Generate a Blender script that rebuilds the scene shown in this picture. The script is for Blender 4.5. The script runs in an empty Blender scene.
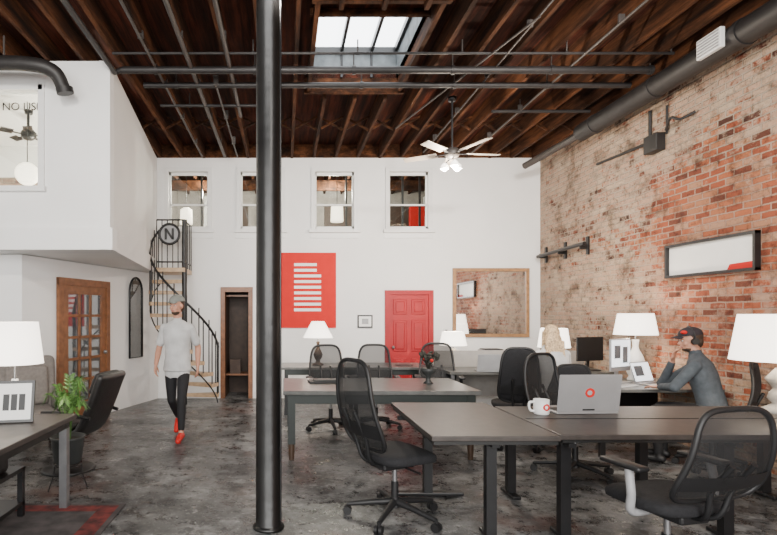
import bpy, bmesh, math, random
import numpy as np
from mathutils import Vector, Matrix, Euler
random.seed(4)
R = math.radians

# ------------------------------------------------------------ materials
def nmat(name):
    m = bpy.data.materials.new(name); m.use_nodes = True
    nt = m.node_tree; b = nt.nodes['Principled BSDF']
    return m, nt, b
def mat(name, c, rough=0.5, metal=0.0, var=0.12, nscale=8.0, bump=0.0, emit=None, es=0.0, alpha=1.0, coat=0.0):
    m, nt, b = nmat(name)
    b.inputs['Roughness'].default_value = rough
    b.inputs['Metallic'].default_value = metal
    tc = nt.nodes.new('ShaderNodeTexCoord')
    nz = nt.nodes.new('ShaderNodeTexNoise'); nz.inputs['Scale'].default_value = nscale
    nz.inputs['Detail'].default_value = 5
    nt.links.new(tc.outputs['Object'], nz.inputs['Vector'])
    rp = nt.nodes.new('ShaderNodeValToRGB')
    rp.color_ramp.elements[0].position = 0.3; rp.color_ramp.elements[1].position = 0.7
    rp.color_ramp.elements[0].color = (*[x*(1-var) for x in c], 1)
    rp.color_ramp.elements[1].color = (*[min(1, x*(1+var)) for x in c], 1)
    nt.links.new(nz.outputs['Fac'], rp.inputs['Fac'])
    nt.links.new(rp.outputs['Color'], b.inputs['Base Color'])
    if bump:
        bp = nt.nodes.new('ShaderNodeBump'); bp.inputs['Strength'].default_value = bump
        bp.inputs['Distance'].default_value = 0.01
        nt.links.new(nz.outputs['Fac'], bp.inputs['Height']); nt.links.new(bp.outputs['Normal'], b.inputs['Normal'])
    if emit:
        b.inputs['Emission Color'].default_value = (*emit, 1); b.inputs['Emission Strength'].default_value = es
    if alpha < 1: b.inputs['Alpha'].default_value = alpha
    if coat: b.inputs['Coat Weight'].default_value = coat
    return m

M = {}
M['white'] = mat('white_plaster', (0.83, 0.825, 0.815), 0.7, var=0.03, nscale=1.5)
M['trimw'] = mat('white_trim', (0.78, 0.78, 0.77), 0.45, var=0.02)
M['black'] = mat('black_metal', (0.008, 0.008, 0.009), 0.38, var=0.2)
M['blackgloss'] = mat('black_gloss_paint', (0.005, 0.005, 0.005), 0.33, var=0.4, nscale=6, bump=.5)
M['plastic'] = mat('black_plastic', (0.010, 0.010, 0.011), 0.5, var=0.15)
M['fabric'] = mat('black_fabric', (0.010, 0.010, 0.012), 0.9, var=0.3, nscale=60, bump=0.3)
M['leather'] = mat('black_leather', (0.012, 0.011, 0.011), 0.42, var=0.3, nscale=30, bump=0.3)
M['meshdark'] = mat('chair_mesh', (0.008, 0.008, 0.009), 0.8, alpha=0.86)
M['meshlight'] = mat('chair_mesh_light', (0.010, 0.010, 0.011), 0.8, alpha=0.70)
M['greyplas'] = mat('grey_plastic', (0.32, 0.32, 0.33), 0.4)
M['top'] = mat('table_laminate', (0.046, 0.038, 0.034), 0.42, var=0.25, nscale=14)
M['edge'] = mat('table_edge', (0.012, 0.012, 0.012), 0.4)
M['topgrey'] = mat('grey_tabletop', (0.10, 0.10, 0.095), 0.3, var=0.25, nscale=10)
M['green'] = mat('dark_green_paint', (0.012, 0.018, 0.016), 0.4)
M['darkwood'] = mat('dark_leg_wood', (0.06, 0.035, 0.022), 0.4, nscale=20)
M['silver'] = mat('aluminium', (0.42, 0.42, 0.43), 0.35, metal=0.5, var=0.04)
M['chrome'] = mat('steel', (0.30, 0.30, 0.31), 0.3, metal=0.8)
M['red'] = mat('red_paint', (0.33, 0.001, 0.006), 0.5, var=0.1)
M['redposter'] = mat('red_poster_ink', (0.56, 0.007, 0.004), 0.8, var=0.04)
M['shoe'] = mat('red_shoe', (0.6, 0.012, 0.008), 0.5)
M['paper'] = mat('paper_white', (0.85, 0.85, 0.83), 0.7, var=0.02)
M['oak'] = mat('oak_frame', (0.32, 0.17, 0.075), 0.5, var=0.25, nscale=14)
M['doorwood'] = mat('door_wood', (0.20, 0.080, 0.032), 0.4, var=0.25, nscale=14)
M['tread'] = mat('stair_tread_wood', (0.52, 0.36, 0.22), 0.5, var=0.2, nscale=14)
M['closet'] = mat('closet_dark_wood', (0.045, 0.025, 0.016), 0.6, var=0.3)
M['skin'] = mat('skin', (0.50, 0.25, 0.17), 0.5, var=0.06)
M['lips'] = mat('lips', (0.36, 0.12, 0.10), 0.5)
M['hair'] = mat('brown_hair', (0.045, 0.025, 0.015), 0.7, var=0.3, nscale=60)
M['blonde'] = mat('blonde_hair', (0.48, 0.34, 0.20), 0.6, var=0.5, nscale=50, bump=0.6)
M['tee'] = mat('white_tshirt', (0.50, 0.50, 0.50), 0.85, var=0.14, nscale=7, bump=1.0)
M['sweater'] = mat('grey_sweater', (0.060, 0.072, 0.085), 0.9, var=0.2, nscale=20, bump=0.3)
M['pants'] = mat('black_jeans', (0.008, 0.008, 0.010), 0.8, var=0.2)
M['capgrey'] = mat('grey_cap', (0.20, 0.21, 0.19), 0.8)
M['capdark'] = mat('dark_cap', (0.02, 0.015, 0.02), 0.8)
M['eyew'] = mat('eye_white', (0.6, 0.6, 0.6), 0.2)
M['eyed'] = mat('eye_dark', (0.03, 0.02, 0.015), 0.2)
M['leaf'] = mat('leaf_green', (0.06, 0.15, 0.025), 0.5, var=0.4, nscale=12)
M['pot'] = mat('dark_pot', (0.03, 0.033, 0.033), 0.5)
M['soil'] = mat('soil', (0.03, 0.02, 0.015), 0.9)
M['greyfab'] = mat('grey_upholstery', (0.18, 0.16, 0.145), 0.9, var=0.15, nscale=30, bump=0.3)
M['shade'] = mat('lampshade', (0.9, 0.88, 0.84), 0.8, var=0.01, emit=(1, 0.90, 0.78), es=3.2)
M['lantern'] = mat('paper_lantern', (0.9, 0.85, 0.78), 0.8, var=0.01, emit=(1, 0.80, 0.60), es=4.0)
M['bulb'] = mat('bulb_glow', (1, 1, 1), 0.5, var=0, emit=(1, 0.90, 0.76), es=40)
M['screen'] = mat('screen_lit', (0.5, 0.5, 0.5), 0.3, var=0.1, emit=(0.9, 0.95, 1.0), es=2.0)
M['screendk'] = mat('screen_text', (0.12, 0.14, 0.16), 0.3)
M['lampwood'] = mat('turned_lamp_base', (0.30, 0.28, 0.25), 0.6, var=0.2)
M['fanblade'] = mat('fan_blade_pale', (0.46, 0.40, 0.33), 0.4)
M['duct'] = mat('duct_dark', (0.014, 0.012, 0.012), 0.55, var=0.3)
M['conduit'] = mat('conduit_grey', (0.06, 0.052, 0.048), 0.5, metal=0.2)
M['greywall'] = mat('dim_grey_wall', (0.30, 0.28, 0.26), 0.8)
M['rug'] = mat('dark_rug', (0.05, 0.042, 0.042), 0.95, var=0.6, nscale=6)
M['rugred'] = mat('red_rug_border', (0.11, 0.015, 0.013), 0.95, var=0.7, nscale=12)
M['flower'] = mat('dried_leaves', (0.02, 0.02, 0.014), 0.7)
M['skyglow'] = mat('skylight_glow_pane', (0.8, 0.85, 0.9), 0.3, var=0.05, nscale=2, emit=(0.93, 0.97, 1.0), es=7.0)  # pane glows by emission, standing in for daylight from the sky

def glassmat(name, refl=0.18, tint=(0.9, 0.95, 0.95)):
    m = bpy.data.materials.new(name); m.use_nodes = True; nt = m.node_tree
    nt.nodes.clear()
    o = nt.nodes.new('ShaderNodeOutputMaterial'); mx = nt.nodes.new('ShaderNodeMixShader')
    t = nt.nodes.new('ShaderNodeBsdfTransparent'); g = nt.nodes.new('ShaderNodeBsdfGlossy')
    t.inputs[0].default_value = (*tint, 1); g.inputs['Roughness'].default_value = 0.03
    mx.inputs[0].default_value = refl
    nt.links.new(t.outputs[0], mx.inputs[1]); nt.links.new(g.outputs[0], mx.inputs[2]); nt.links.new(mx.outputs[0], o.inputs[0])
    return m
M['glass'] = glassmat('window_glass', .08)
M['glassdoor'] = glassmat('door_glass', 0.2, (0.75, 0.78, 0.8))
m, nt, b = nmat('mirror'); b.inputs['Metallic'].default_value = 1; b.inputs['Roughness'].default_value = 0.03
nz = nt.nodes.new('ShaderNodeTexNoise'); nz.inputs['Scale'].default_value = 2
rp = nt.nodes.new('ShaderNodeValToRGB'); rp.color_ramp.elements[0].color = (.78, .78, .78, 1); rp.color_ramp.elements[1].color = (.86, .86, .86, 1)
nt.links.new(nz.outputs['Fac'], rp.inputs[0]); nt.links.new(rp.outputs[0], b.inputs['Base Color'])
M['mirror'] = m

def N(nt, t, **kw):
    n = nt.nodes.new(t)
    for k, v in kw.items(): n.inputs[k].default_value = v
    return n
def ramp(nt, src, stops, inter='LINEAR'):
    r = nt.nodes.new('ShaderNodeValToRGB'); e = r.color_ramp.elements
    r.color_ramp.interpolation = inter
    while len(e) < len(stops): e.new(0.5)
    for i, (p, c) in enumerate(stops):
        e[i].position = p; e[i].color = (*c, 1) if len(c) == 3 else c
    nt.links.new(src, r.inputs[0]); return r
def mix(nt, fac, a, bb, mode='MIX'):
    n = nt.nodes.new('ShaderNodeMix'); n.data_type = 'RGBA'; n.blend_type = mode
    for s, v in ((n.inputs[0], fac), (n.inputs[6], a), (n.inputs[7], bb)):
        if hasattr(v, 'is_linked'): nt.links.new(v, s)
        else: s.default_value = v if isinstance(v, float) else (*v, 1)
    return n.outputs[2]
def mth(nt, op, a, b_=None, c=None):
    n = nt.nodes.new('ShaderNodeMath'); n.operation = op
    for i, v in enumerate((a, b_, c)):
        if v is None: continue
        if hasattr(v, 'is_linked'): nt.links.new(v, n.inputs[i])
        else: n.inputs[i].default_value = v
    return n.outputs[0]

def brickmat(name, patch=True):
    m, nt, b = nmat(name)
    tc = nt.nodes.new('ShaderNodeTexCoord'); sp = nt.nodes.new('ShaderNodeSeparateXYZ'); nt.links.new(tc.outputs['Object'], sp.inputs[0])
    ad = mth(nt, 'ADD', sp.outputs[0], sp.outputs[1])
    cb = nt.nodes.new('ShaderNodeCombineXYZ'); nt.links.new(ad, cb.inputs[0]); nt.links.new(sp.outputs[2], cb.inputs[1])
    def noise(s, d=6.0, r=.65):
        n = N(nt, 'ShaderNodeTexNoise', Scale=s, Detail=d, Roughness=r); nt.links.new(cb.outputs[0], n.inputs['Vector']); return n
    wn = noise(5.0)
    vm = nt.nodes.new('ShaderNodeVectorMath'); vm.operation = 'MULTIPLY_ADD'
    vm.inputs[1].default_value = (.04, .03, 0)
    nt.links.new(wn.outputs['Color'], vm.inputs[0]); nt.links.new(cb.outputs[0], vm.inputs[2])
    br = N(nt, 'ShaderNodeTexBrick', Scale=1.0)
    br.inputs['Brick Width'].default_value = 0.21; br.inputs['Row Height'].default_value = 0.074
    br.inputs['Mortar Size'].default_value = 0.011; br.inputs['Mortar Smooth'].default_value = 0.4
    br.inputs['Color1'].default_value = (0, 0, 0, 1); br.inputs['Color2'].default_value = (1, 1, 1, 1); br.inputs['Mortar'].default_value = (.5, .5, .5, 1)
    nt.links.new(vm.outputs[0], br.inputs['Vector'])
    bcol = ramp(nt, br.outputs['Color'], [(0, (.05, .02, .013)), (.15, (.18, .042, .020)), (.4, (.34, .082, .034)), (.62, (.42, .135, .055)), (.82, (.40, .20, .105)), (1, (.46, .32, .21))])
    n1 = noise(.9, 9.0, .75); n2 = noise(6.0, 8.0, .78); n3 = noise(26.0, 4.0); n4 = noise(2.2, 8.0, .75)
    bias = mth(nt, 'MULTIPLY_ADD', sp.outputs[1], .024, -.160) if patch else -.02
    a = mth(nt, 'MULTIPLY_ADD', n2.outputs['Fac'], .9, n1.outputs['Fac'])
    a = mth(nt, 'ADD', a, bias)
    a = mth(nt, 'MULTIPLY_ADD', br.outputs['Color'], .12, a)
    if patch:
        # newer, redder repair brickwork: feathered region where less whitewash survives
        dy = mth(nt, 'ABSOLUTE', mth(nt, 'SUBTRACT', sp.outputs[1], 5.75)); dz = mth(nt, 'ABSOLUTE', mth(nt, 'SUBTRACT', sp.outputs[2], 2.1))
        dd = mth(nt, 'MAXIMUM', dy, mth(nt, 'MULTIPLY', dz, .85))
        dd = mth(nt, 'MULTIPLY_ADD', n2.outputs['Fac'], .9, dd)
        pr = ramp(nt, dd, [(.0, (1, 1, 1)), (1.2/2, (1, 1, 1)), (1.75/2, (0, 0, 0))]) if 0 else None
        pm = nt.nodes.new('ShaderNodeMapRange'); pm.inputs['From Min'].default_value = 1.75; pm.inputs['From Max'].default_value = 1.15; nt.links.new(dd, pm.inputs['Value'])
        a = mth(nt, 'MULTIPLY_ADD', pm.outputs[0], -.16, a)
    w = ramp(nt, a, [(.88, (0, 0, 0)), (.99, (.72, .72, .72))])
    pale = mix(nt, n3.outputs['Fac'], (.30, .205, .135), (.62, .51, .39))
    c = mix(nt, w.outputs[0], bcol.outputs[0], pale)
    mort = mix(nt, n4.outputs['Fac'], (.17, .12, .085), (.60, .50, .39))
    c2 = mix(nt, br.outputs['Fac'], c, mort)
    if patch: c2 = mix(nt, mth(nt, 'MULTIPLY', pm.outputs[0], .35), c2, (.33, .085, .040))
    dk = ramp(nt, n2.outputs['Fac'], [(.34, (.28, .24, .21)), (.46, (1, 1, 1))])
    c3 = mix(nt, 1.0, c2, dk.outputs[0], 'MULTIPLY')
    dk2 = ramp(nt, n4.outputs['Fac'], [(.36, (.30, .25, .22)), (.50, (1, 1, 1))])
    c3 = mix(nt, .85, c3, dk2.outputs[0], 'MULTIPLY')
    nt.links.new(c3, b.inputs['Base Color']); b.inputs['Roughness'].default_value = .92
    hb = mth(nt, 'MULTIPLY_ADD', br.outputs['Fac'], -1.0, n3.outputs['Fac'])
    bp = N(nt, 'ShaderNodeBump', Strength=1.0, Distance=.02); nt.links.new(hb, bp.inputs['Height']); nt.links.new(bp.outputs[0], b.inputs['Normal'])
    return m
M['brick'] = brickmat('old_brick'); M['brick2'] = brickmat('inner_brick', False)

m, nt, b = nmat('worn_concrete')
tc = nt.nodes.new('ShaderNodeTexCoord')
def fn(s, d, r):
    n = N(nt, 'ShaderNodeTexNoise', Scale=s, Detail=d, Roughness=r); nt.links.new(tc.outputs['Object'], n.inputs['Vector']); return n.outputs['Fac']
n1 = fn(1.1, 14.0, .72); n2 = fn(6.0, 12.0, .8); n3 = fn(.8, 6.0, .7); vo = fn(20.0, 8.0, .8); n5 = fn(2.6, 12.0, .82)
c1 = ramp(nt, n1, [(.38, (.024, .025, .026)), (.46, (.07, .071, .072)), (.53, (.14, .142, .142)), (.64, (.25, .25, .245))])
c2 = ramp(nt, n2, [(.40, (.20, .19, .19)), (.48, (.75, .75, .75)), (.57, (1.35, 1.35, 1.35))])
c = mix(nt, 1.0, c1.outputs[0], c2.outputs[0], 'MULTIPLY')
sc = ramp(nt, vo, [(.56, (0, 0, 0)), (.61, (.55, .55, .55))])
c = mix(nt, sc.outputs[0], c, (.40, .40, .39))
dk = ramp(nt, n5, [(.54, (0, 0, 0)), (.57, (.9, .9, .9))]); c = mix(nt, dk.outputs[0], c, (.024, .024, .025))
lt = ramp(nt, n5, [(.40, (.7, .7, .7)), (.43, (0, 0, 0))]); c = mix(nt, lt.outputs[0], c, (.35, .35, .345))
rr = ramp(nt, n3, [(.55, (0, 0, 0)), (.64, (.5, .5, .5))])
c = mix(nt, rr.outputs[0], c, (.11, .042, .028))
nt.links.new(c, b.inputs['Base Color'])
ro = ramp(nt, n2, [(.40, (.20, .20, .20)), (.62, (.52, .52, .52))]); nt.links.new(ro.outputs[0], b.inputs['Roughness'])
bp = N(nt, 'ShaderNodeBump', Strength=.3, Distance=.01); nt.links.new(n2, bp.inputs['Height']); nt.links.new(bp.outputs[0], b.inputs['Normal'])
M['concrete'] = m

def timber(name, dark, light, sx=6):
    m, nt, b = nmat(name)
    tc = nt.nodes.new('ShaderNodeTexCoord'); mp = nt.nodes.new('ShaderNodeMapping'); mp.inputs['Scale'].default_value = (sx, .5, 5)
    nt.links.new(tc.outputs['Object'], mp.inputs[0])
    n1 = N(nt, 'ShaderNodeTexNoise', Scale=1.5, Detail=7.0, Roughness=.7); nt.links.new(mp.outputs[0], n1.inputs['Vector'])
    r = ramp(nt, n1.outputs['Fac'], [(.36, dark), (.5, tuple((x+y)/2*.7 for x, y in zip(dark, light))), (.64, light)])
    nt.links.new(r.outputs[0], b.inputs['Base Color']); b.inputs['Roughness'].default_value = .85
    b.inputs['Specular IOR Level'].default_value = .2
    return m
M['joist'] = timber('joist_timber', (.010, .004, .002), (.13, .048, .019), 3)
M['deck'] = timber('roof_deck_boards', (.012, .004, .002), (.10, .024, .011), 8)
M['shaft'] = mat('skylight_shaft_paint', (.16, .18, .19), .7, var=.3)

# ------------------------------------------------------------ geometry builder
class G:
    def __init__(s): s.v = []; s.f = []; s.m = []; s.sm = []; s.mats = []
    def mi(s, k):
        if k not in s.mats: s.mats.append(k)
        return s.mats.index(k)
    def add(s, vs, fs, k, smooth=False):
        o = len(s.v); mi = s.mi(k)
        s.v += [tuple(v) for v in vs]
        for f in fs:
            s.f.append(tuple(i+o for i in f)); s.m.append(mi); s.sm.append(smooth)
    def bm(s, bm, k, smooth=False, mx=None):
        if mx is not None: bmesh.ops.transform(bm, matrix=mx, verts=bm.verts)
        bm.verts.index_update()
        s.add([v.co.copy() for v in bm.verts], [[v.index for v in f.verts] for f in bm.faces], k, smooth); bm.free()
    def box(s, c, d, k, rot=(0, 0, 0), bev=0.0, seg=2, smooth=None):
        bm = bmesh.new(); bmesh.ops.create_cube(bm, size=1)
        bmesh.ops.scale(bm, vec=d, verts=bm.verts)
        if bev: bmesh.ops.bevel(bm, geom=bm.edges[:], offset=min(bev, min(d)*.49), segments=seg, profile=.5, affect='EDGES')
        s.bm(bm, k, bool(bev and seg > 2) if smooth is None else smooth, Matrix.Translation(c) @ Euler(rot).to_matrix().to_4x4())
    def bb(s, x0, x1, y0, y1, z0, z1, k, **kw):
        s.box(((x0+x1)/2, (y0+y1)/2, (z0+z1)/2), (abs(x1-x0), abs(y1-y0), abs(z1-z0)), k, **kw)
    def cyl(s, p1, p2, r1, r2=None, k='black', seg=16, caps=True):
        r2 = r1 if r2 is None else r2
        p1 = Vector(p1); p2 = Vector(p2); z = (p2-p1).normalized()
        x = z.orthogonal().normalized(); y = z.cross(x)
        vs = []
        for p, r in ((p1, r1), (p2, r2)):
            for i in range(seg):
                a = 2*math.pi*i/seg; vs.append(p+x*math.cos(a)*r+y*math.sin(a)*r)
        s.add(vs, [(i, (i+1) % seg, seg+(i+1) % seg, seg+i) for i in range(seg)], k, True)
        if caps:
            s.add(vs[:seg], [tuple(reversed(range(seg)))], k); s.add(vs[seg:], [tuple(range(seg))], k)
    def tube(s, pts, r, k='black', seg=8, closed=False):
        pts = [Vector(p) for p in pts]; n = len(pts); vs = []; prev = None
        rs = r if isinstance(r, (list, tuple)) else [r]*n
        for i, p in enumerate(pts):
            if closed: t = pts[(i+1) % n]-pts[i-1]
            else: t = pts[min(i+1, n-1)]-pts[max(i-1, 0)]
            t.normalize()
            if prev is None: x = t.orthogonal().normalized()
            else:
                x = prev-t*prev.dot(t)
                x = x.normalized() if x.length > 1e-6 else t.orthogonal().normalized()
            prev = x; y = t.cross(x)
            for j in range(seg):
                a = 2*math.pi*j/seg; vs.append(p+(x*math.cos(a)+y*math.sin(a))*rs[i])
        fs = []
        for i in range(n if closed else n-1):
            a = i*seg; bq = ((i+1) % n)*seg
            for j in range(seg): fs.append((a+j, a+(j+1) % seg, bq+(j+1) % seg, bq+j))
        s.add(vs, fs, k, True)
        if not closed: s.add(vs[:seg], [tuple(reversed(range(seg)))], k); s.add(vs[-seg:], [tuple(range(seg))], k)
    def lathe(s, prof, k, c=(0, 0, 0), seg=28, smooth=True):
        vs = []; n = len(prof)
        for r, z in prof:
            for j in range(seg):
                a = 2*math.pi*j/seg; vs.append((c[0]+r*math.cos(a), c[1]+r*math.sin(a), c[2]+z))
        fs = [(i*seg+j, i*seg+(j+1) % seg, (i+1)*seg+(j+1) % seg, (i+1)*seg+j) for i in range(n-1) for j in range(seg)]
        s.add(vs, fs, k, smooth)
    def ell(s, c, r, k, rot=(0, 0, 0), u=16, v=10):
        bm = bmesh.new(); bmesh.ops.create_uvsphere(bm, u_segments=u, v_segments=v, radius=1)
        bmesh.ops.scale(bm, vec=r if isinstance(r, (tuple, list)) else (r, r, r), verts=bm.verts)
        s.bm(bm, k, True, Matrix.Translation(c) @ Euler(rot).to_matrix().to_4x4())
    def grid(s, fn, nu, nv, k, smooth=True, thick=0):
        vs = [fn(i/nu, j/nv) for j in range(nv+1) for i in range(nu+1)]
        fs = [(j*(nu+1)+i, j*(nu+1)+i+1, (j+1)*(nu+1)+i+1, (j+1)*(nu+1)+i) for j in range(nv) for i in range(nu)]
        s.add(vs, fs, k, smooth)
    def ribbon(s, pts, width, th, k):
        P = [Vector(p) for p in pts]; n = len(P); vs = []
        prof = []
        for a in range(16):
            t = 2*math.pi*a/16; cx = math.cos(t); sx = math.sin(t)
            prof.append((abs(cx)**.35*math.copysign(1, cx)*width/2, abs(sx)**.7*math.copysign(1, sx)*th/2))
        for i, p in enumerate(P):
            t = (P[min(i+1, n-1)]-P[max(i-1, 0)]).normalized(); nn = Vector((0, -t.z, t.y))
            e = .55 if i in (0, n-1) else 1
            for a, bq in prof: vs.append(Vector((p.x+a*(1 if e == 1 else .93), p.y, p.z))+nn*bq*e)
        fs = [(i*16+j, i*16+(j+1) % 16, (i+1)*16+(j+1) % 16, (i+1)*16+j) for i in range(n-1) for j in range(16)]
        fs += [tuple(reversed(range(16))), tuple(range((n-1)*16, n*16))]
        s.add(vs, fs, k, True)
    def build(s, name, loc=(0, 0, 0), rz=0.0, parent=None, sc=1.0):
        me = bpy.data.meshes.new(name); me.from_pydata(s.v, [], s.f)
        for k in s.mats: me.materials.append(M[k])
        me.polygons.foreach_set('material_index', s.m); me.polygons.foreach_set('use_smooth', s.sm)
        me.update(); bm = bmesh.new(); bm.from_mesh(me); bmesh.ops.recalc_face_normals(bm, faces=bm.faces); bm.to_mesh(me); bm.free()
        o = bpy.data.objects.new(name, me); bpy.context.collection.objects.link(o)
        o.location = loc; o.rotation_euler = (0, 0, rz); o.scale = (sc, sc, sc)
        if parent: o.parent = parent
        return o
def empty(name, loc=(0, 0, 0), rz=0):
    e = bpy.data.objects.new(name, None); bpy.context.collection.objects.link(e); e.location = loc; e.rotation_euler = (0, 0, rz); return e
def spline(pts, n=8):
    P = [Vector(p) for p in pts]; P = [P[0]*2-P[1]]+P+[P[-1]*2-P[-2]]; out = []
    for i in range(1, len(P)-2):
        for t in range(n):
            t /= n; a, b_, c, d = P[i-1:i+3]
            out.append(.5*((2*b_)+(c-a)*t+(2*a-5*b_+4*c-d)*t*t+(3*b_-a-3*c+d)*t**3))
    out.append(P[-2]); return out
def holed(g, a0, a1, b0, b1, holes, put):
    A = sorted({a0, a1, *[h[0] for h in holes], *[h[1] for h in holes]}); B = sorted({b0, b1, *[h[2] for h in holes], *[h[3] for h in holes]})
    for i in range(len(A)-1):
        for j in range(len(B)-1):
            ca = (A[i]+A[i+1])/2; cb = (B[j]+B[j+1])/2
            if any(h[0] < ca < h[1] and h[2] < cb < h[3] for h in holes): continue
            put(A[i], A[i+1], B[j], B[j+1])

# ------------------------------------------------------------ room shell
RX = 4.76; BY = 9.7; H = 4.48; DK = 4.74
g = G(); g.bb(-5.4, 5.0, -3, 13.2, -.1, 0, 'concrete'); g.build('floor')
g = G(); g.bb(RX, RX+.2, -3, BY, 0, 4.9, 'brick'); g.build('wall_right')
g = G(); g.bb(-5.4, -5.2, -3, 6.54, 0, H, 'white'); g.build('wall_left')
wins = [(-2.24, -1.36), (-.90, 0.0), (.49, 1.36), (1.87, 2.74)]
WZ0, WZ1 = 3.10, 4.29
holes = [(a+.06, b_-.06, WZ0+.06, WZ1-.06) for a, b_ in wins]+[(-1.13, -.66, 0, 1.98)]
g = G(); holed(g, -2.6, RX, 0, H, holes, lambda a, b_, c, d: g.bb(a, b_, BY, BY+.15, c, d, 'white')); g.build('wall_back')
g = G(); g.bb(-2.42, -1.2, BY-.02, BY, 0, .12, 'trimw'); g.bb(-.6, RX, BY-.02, BY, 0, .12, 'trimw'); g.build('baseboard_back')
for i, (a, b_) in enumerate(wins):
    g = G(); w = .075
    g.bb(a, b_, BY-.05, BY, WZ1-w, WZ1, 'trimw'); g.bb(a-.04, b_+.04, BY-.09, BY, WZ0-.02, WZ0+w*.5, 'trimw')
    g.bb(a-.02, b_+.02, BY-.02, BY, WZ0-.12, WZ0-.02, 'trimw')
    g.bb(a, a+w, BY-.049, BY, WZ0, WZ1, 'trimw'); g.bb(b_-w, b_, BY-.049, BY, WZ0, WZ1, 'trimw')
    g.bb(a+.06, b_-.06, BY+.06, BY+.1, WZ0+.06, WZ0+.11, 'trimw'); g.bb(a+.06, b_-.06, BY+.06, BY+.1, WZ1-.12, WZ1-.06, 'trimw')
    g.bb(a+.06, a+.10, BY+.06, BY+.1, WZ0+.06, WZ1-.06, 'trimw'); g.bb(b_-.10, b_-.06, BY+.06, BY+.1, WZ0+.06, WZ1-.06, 'trimw')
    g.bb(a+.08, b_-.08, BY+.06, BY+.1, 3.60, 3.63, 'trimw')
    g.bb(a+.1, b_-.1, BY+.075, BY+.08, WZ0+.1, WZ1-.1, 'glass')
    g.build('window_%d' % (i+1))
g = G()
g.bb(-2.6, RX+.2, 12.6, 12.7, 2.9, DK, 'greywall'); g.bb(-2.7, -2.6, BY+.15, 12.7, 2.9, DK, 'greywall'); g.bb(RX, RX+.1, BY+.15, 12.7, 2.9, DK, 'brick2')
g.bb(-2.6, RX, BY+.15, 12.6, 2.8, 2.9, 'closet')
for x in (-1.9, -.6, .7, 2.0, 3.4):
    g.bb(x-.05, x+.05, 12.5, 12.6, 2.9, 4.4, 'trimw'); g.bb(x+.25, x+1.0, 12.55, 12.6, 3.2, 4.2, 'closet')
g.bb(-2.6, RX, 11.2, 11.32, 4.25, 4.45, 'joist')
for x in (-1.7, .55, 1.25, 2.4, 2.75): g.bb(x-.02, x+.02, 10.6, 10.64, 2.9, 4.4, 'black')
g.bb(2.95, 3.3, 12.2, 12.38, 2.9, 4.1, 'redposter'); g.bb(-.5, -.2, 12.2, 12.38, 2.9, 3.7, 'redposter')
g.build('wall_upstairs_room')
g = G()
for x, y in ((-.35, 10.9), (1.05, 10.5), (-2.05, 10.8)):
    g.lathe([(.06, .32), (.12, .28), (.13, 0), (.12, -.02), (.0, -.02)], 'lantern', (x, y, 3.45)); g.cyl((x, y, 3.7), (x, y, H), .006, k='black')
g.build('pendant_lamps')
g = G()
g.bb(-1.16, -1.12, BY+.15, BY+.8, 0, 2.0, 'closet'); g.bb(-.67, -.63, BY+.15, BY+.8, 0, 2.0, 'closet'); g.bb(-1.16, -.63, BY+.78, BY+.84, 0, 2.0, 'closet'); g.bb(-1.16, -.63, BY+.15, BY+.84, 1.98, 2.03, 'closet')
g.bb(-1.2, -1.12, BY-.03, BY+.15, 0, 2.06, 'doorwood'); g.bb(-.68, -.6, BY-.03, BY+.15, 0, 2.06, 'doorwood'); g.bb(-1.2, -.6, BY-.031, BY+.15, 1.98, 2.07, 'doorwood')
g.bb(-1.12, -.68, BY+.2, BY+.6, 1.9, 1.93, 'doorwood'); g.bb(-1.12, -.68, BY+.2, BY+.6, .4, .43, 'doorwood'); g.bb(-1.05, -.85, BY+.25, BY+.4, .43, .7, 'closet')
g.build('door_1')
g = G(); x0, x1 = 1.92, 2.70
g.bb(x0-.06, x0+.03, BY-.05, BY, 0, 1.99, 'red'); g.bb(x1-.03, x1+.06, BY-.05, BY, 0, 1.99, 'red'); g.bb(x0-.06, x1+.06, BY-.051, BY, 1.93, 2.01, 'red')
g.bb(x0+.03, x1-.03, BY-.02, BY, 0.01, 1.93, 'red')
for cx in (x0+.22, x1-.22):
    for z0, z1 in ((.15, .75), (.87, 1.45), (1.56, 1.84)):
        g.box((cx, BY-.025, (z0+z1)/2), (.25, .02, z1-z0), 'red', bev=.01); g.box((cx, BY-.035, (z0+z1)/2), (.17, .03, z1-z0-.08), 'red', bev=.014)
g.ell((x0+.09, BY-.06, .95), .03, 'chrome')
g.build('door_2')

# mezzanine
g = G()
mf = 6.0
def putm(a, b_, c, d): g.bb(a, b_, mf, mf+.14, c, d, 'white')
holed(g, -5.2, -2.02, 2.55, H, [(-3.75, -2.79, 3.0, 4.18)], putm)
g.bb(-5.2, -1.98, mf-.04, mf+.14, 2.30, 2.55, 'white')
def wallpoly(g, p, q, z0, z1, th, k):
    p = Vector((*p, 0)); q = Vector((*q, 0)); n = (q-p).normalized(); n = Vector((-n.y, n.x, 0))*th
    vs = [p, q, q+n, p+n]; V = [(v.x, v.y, z0) for v in vs]+[(v.x, v.y, z1) for v in vs]
    g.add(V, [(0, 3, 2, 1), (4, 5, 6, 7), (0, 1, 5, 4), (1, 2, 6, 5), (2, 3, 7, 6), (3, 0, 4, 7)], k)
wallpoly(g, (-2.02, 6.001), (-2.39, 9.69), 2.55, H, .12, 'white'); wallpoly(g, (-1.98, 5.961), (-2.35, 9.69), 2.301, 2.551, .14, 'white')
V = [(-5.2, 6.1), (-2.1, 6.1), (-2.45, 9.69), (-5.2, 9.69)]
g.add([(x, y, 2.32) for x, y in V]+[(x, y, 2.42) for x, y in V], [(0, 3, 2, 1), (4, 5, 6, 7), (0, 1, 5, 4), (1, 2, 6, 5), (2, 3, 7, 6), (3, 0, 4, 7)], 'white')
g.build('wall_mezzanine')
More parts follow.
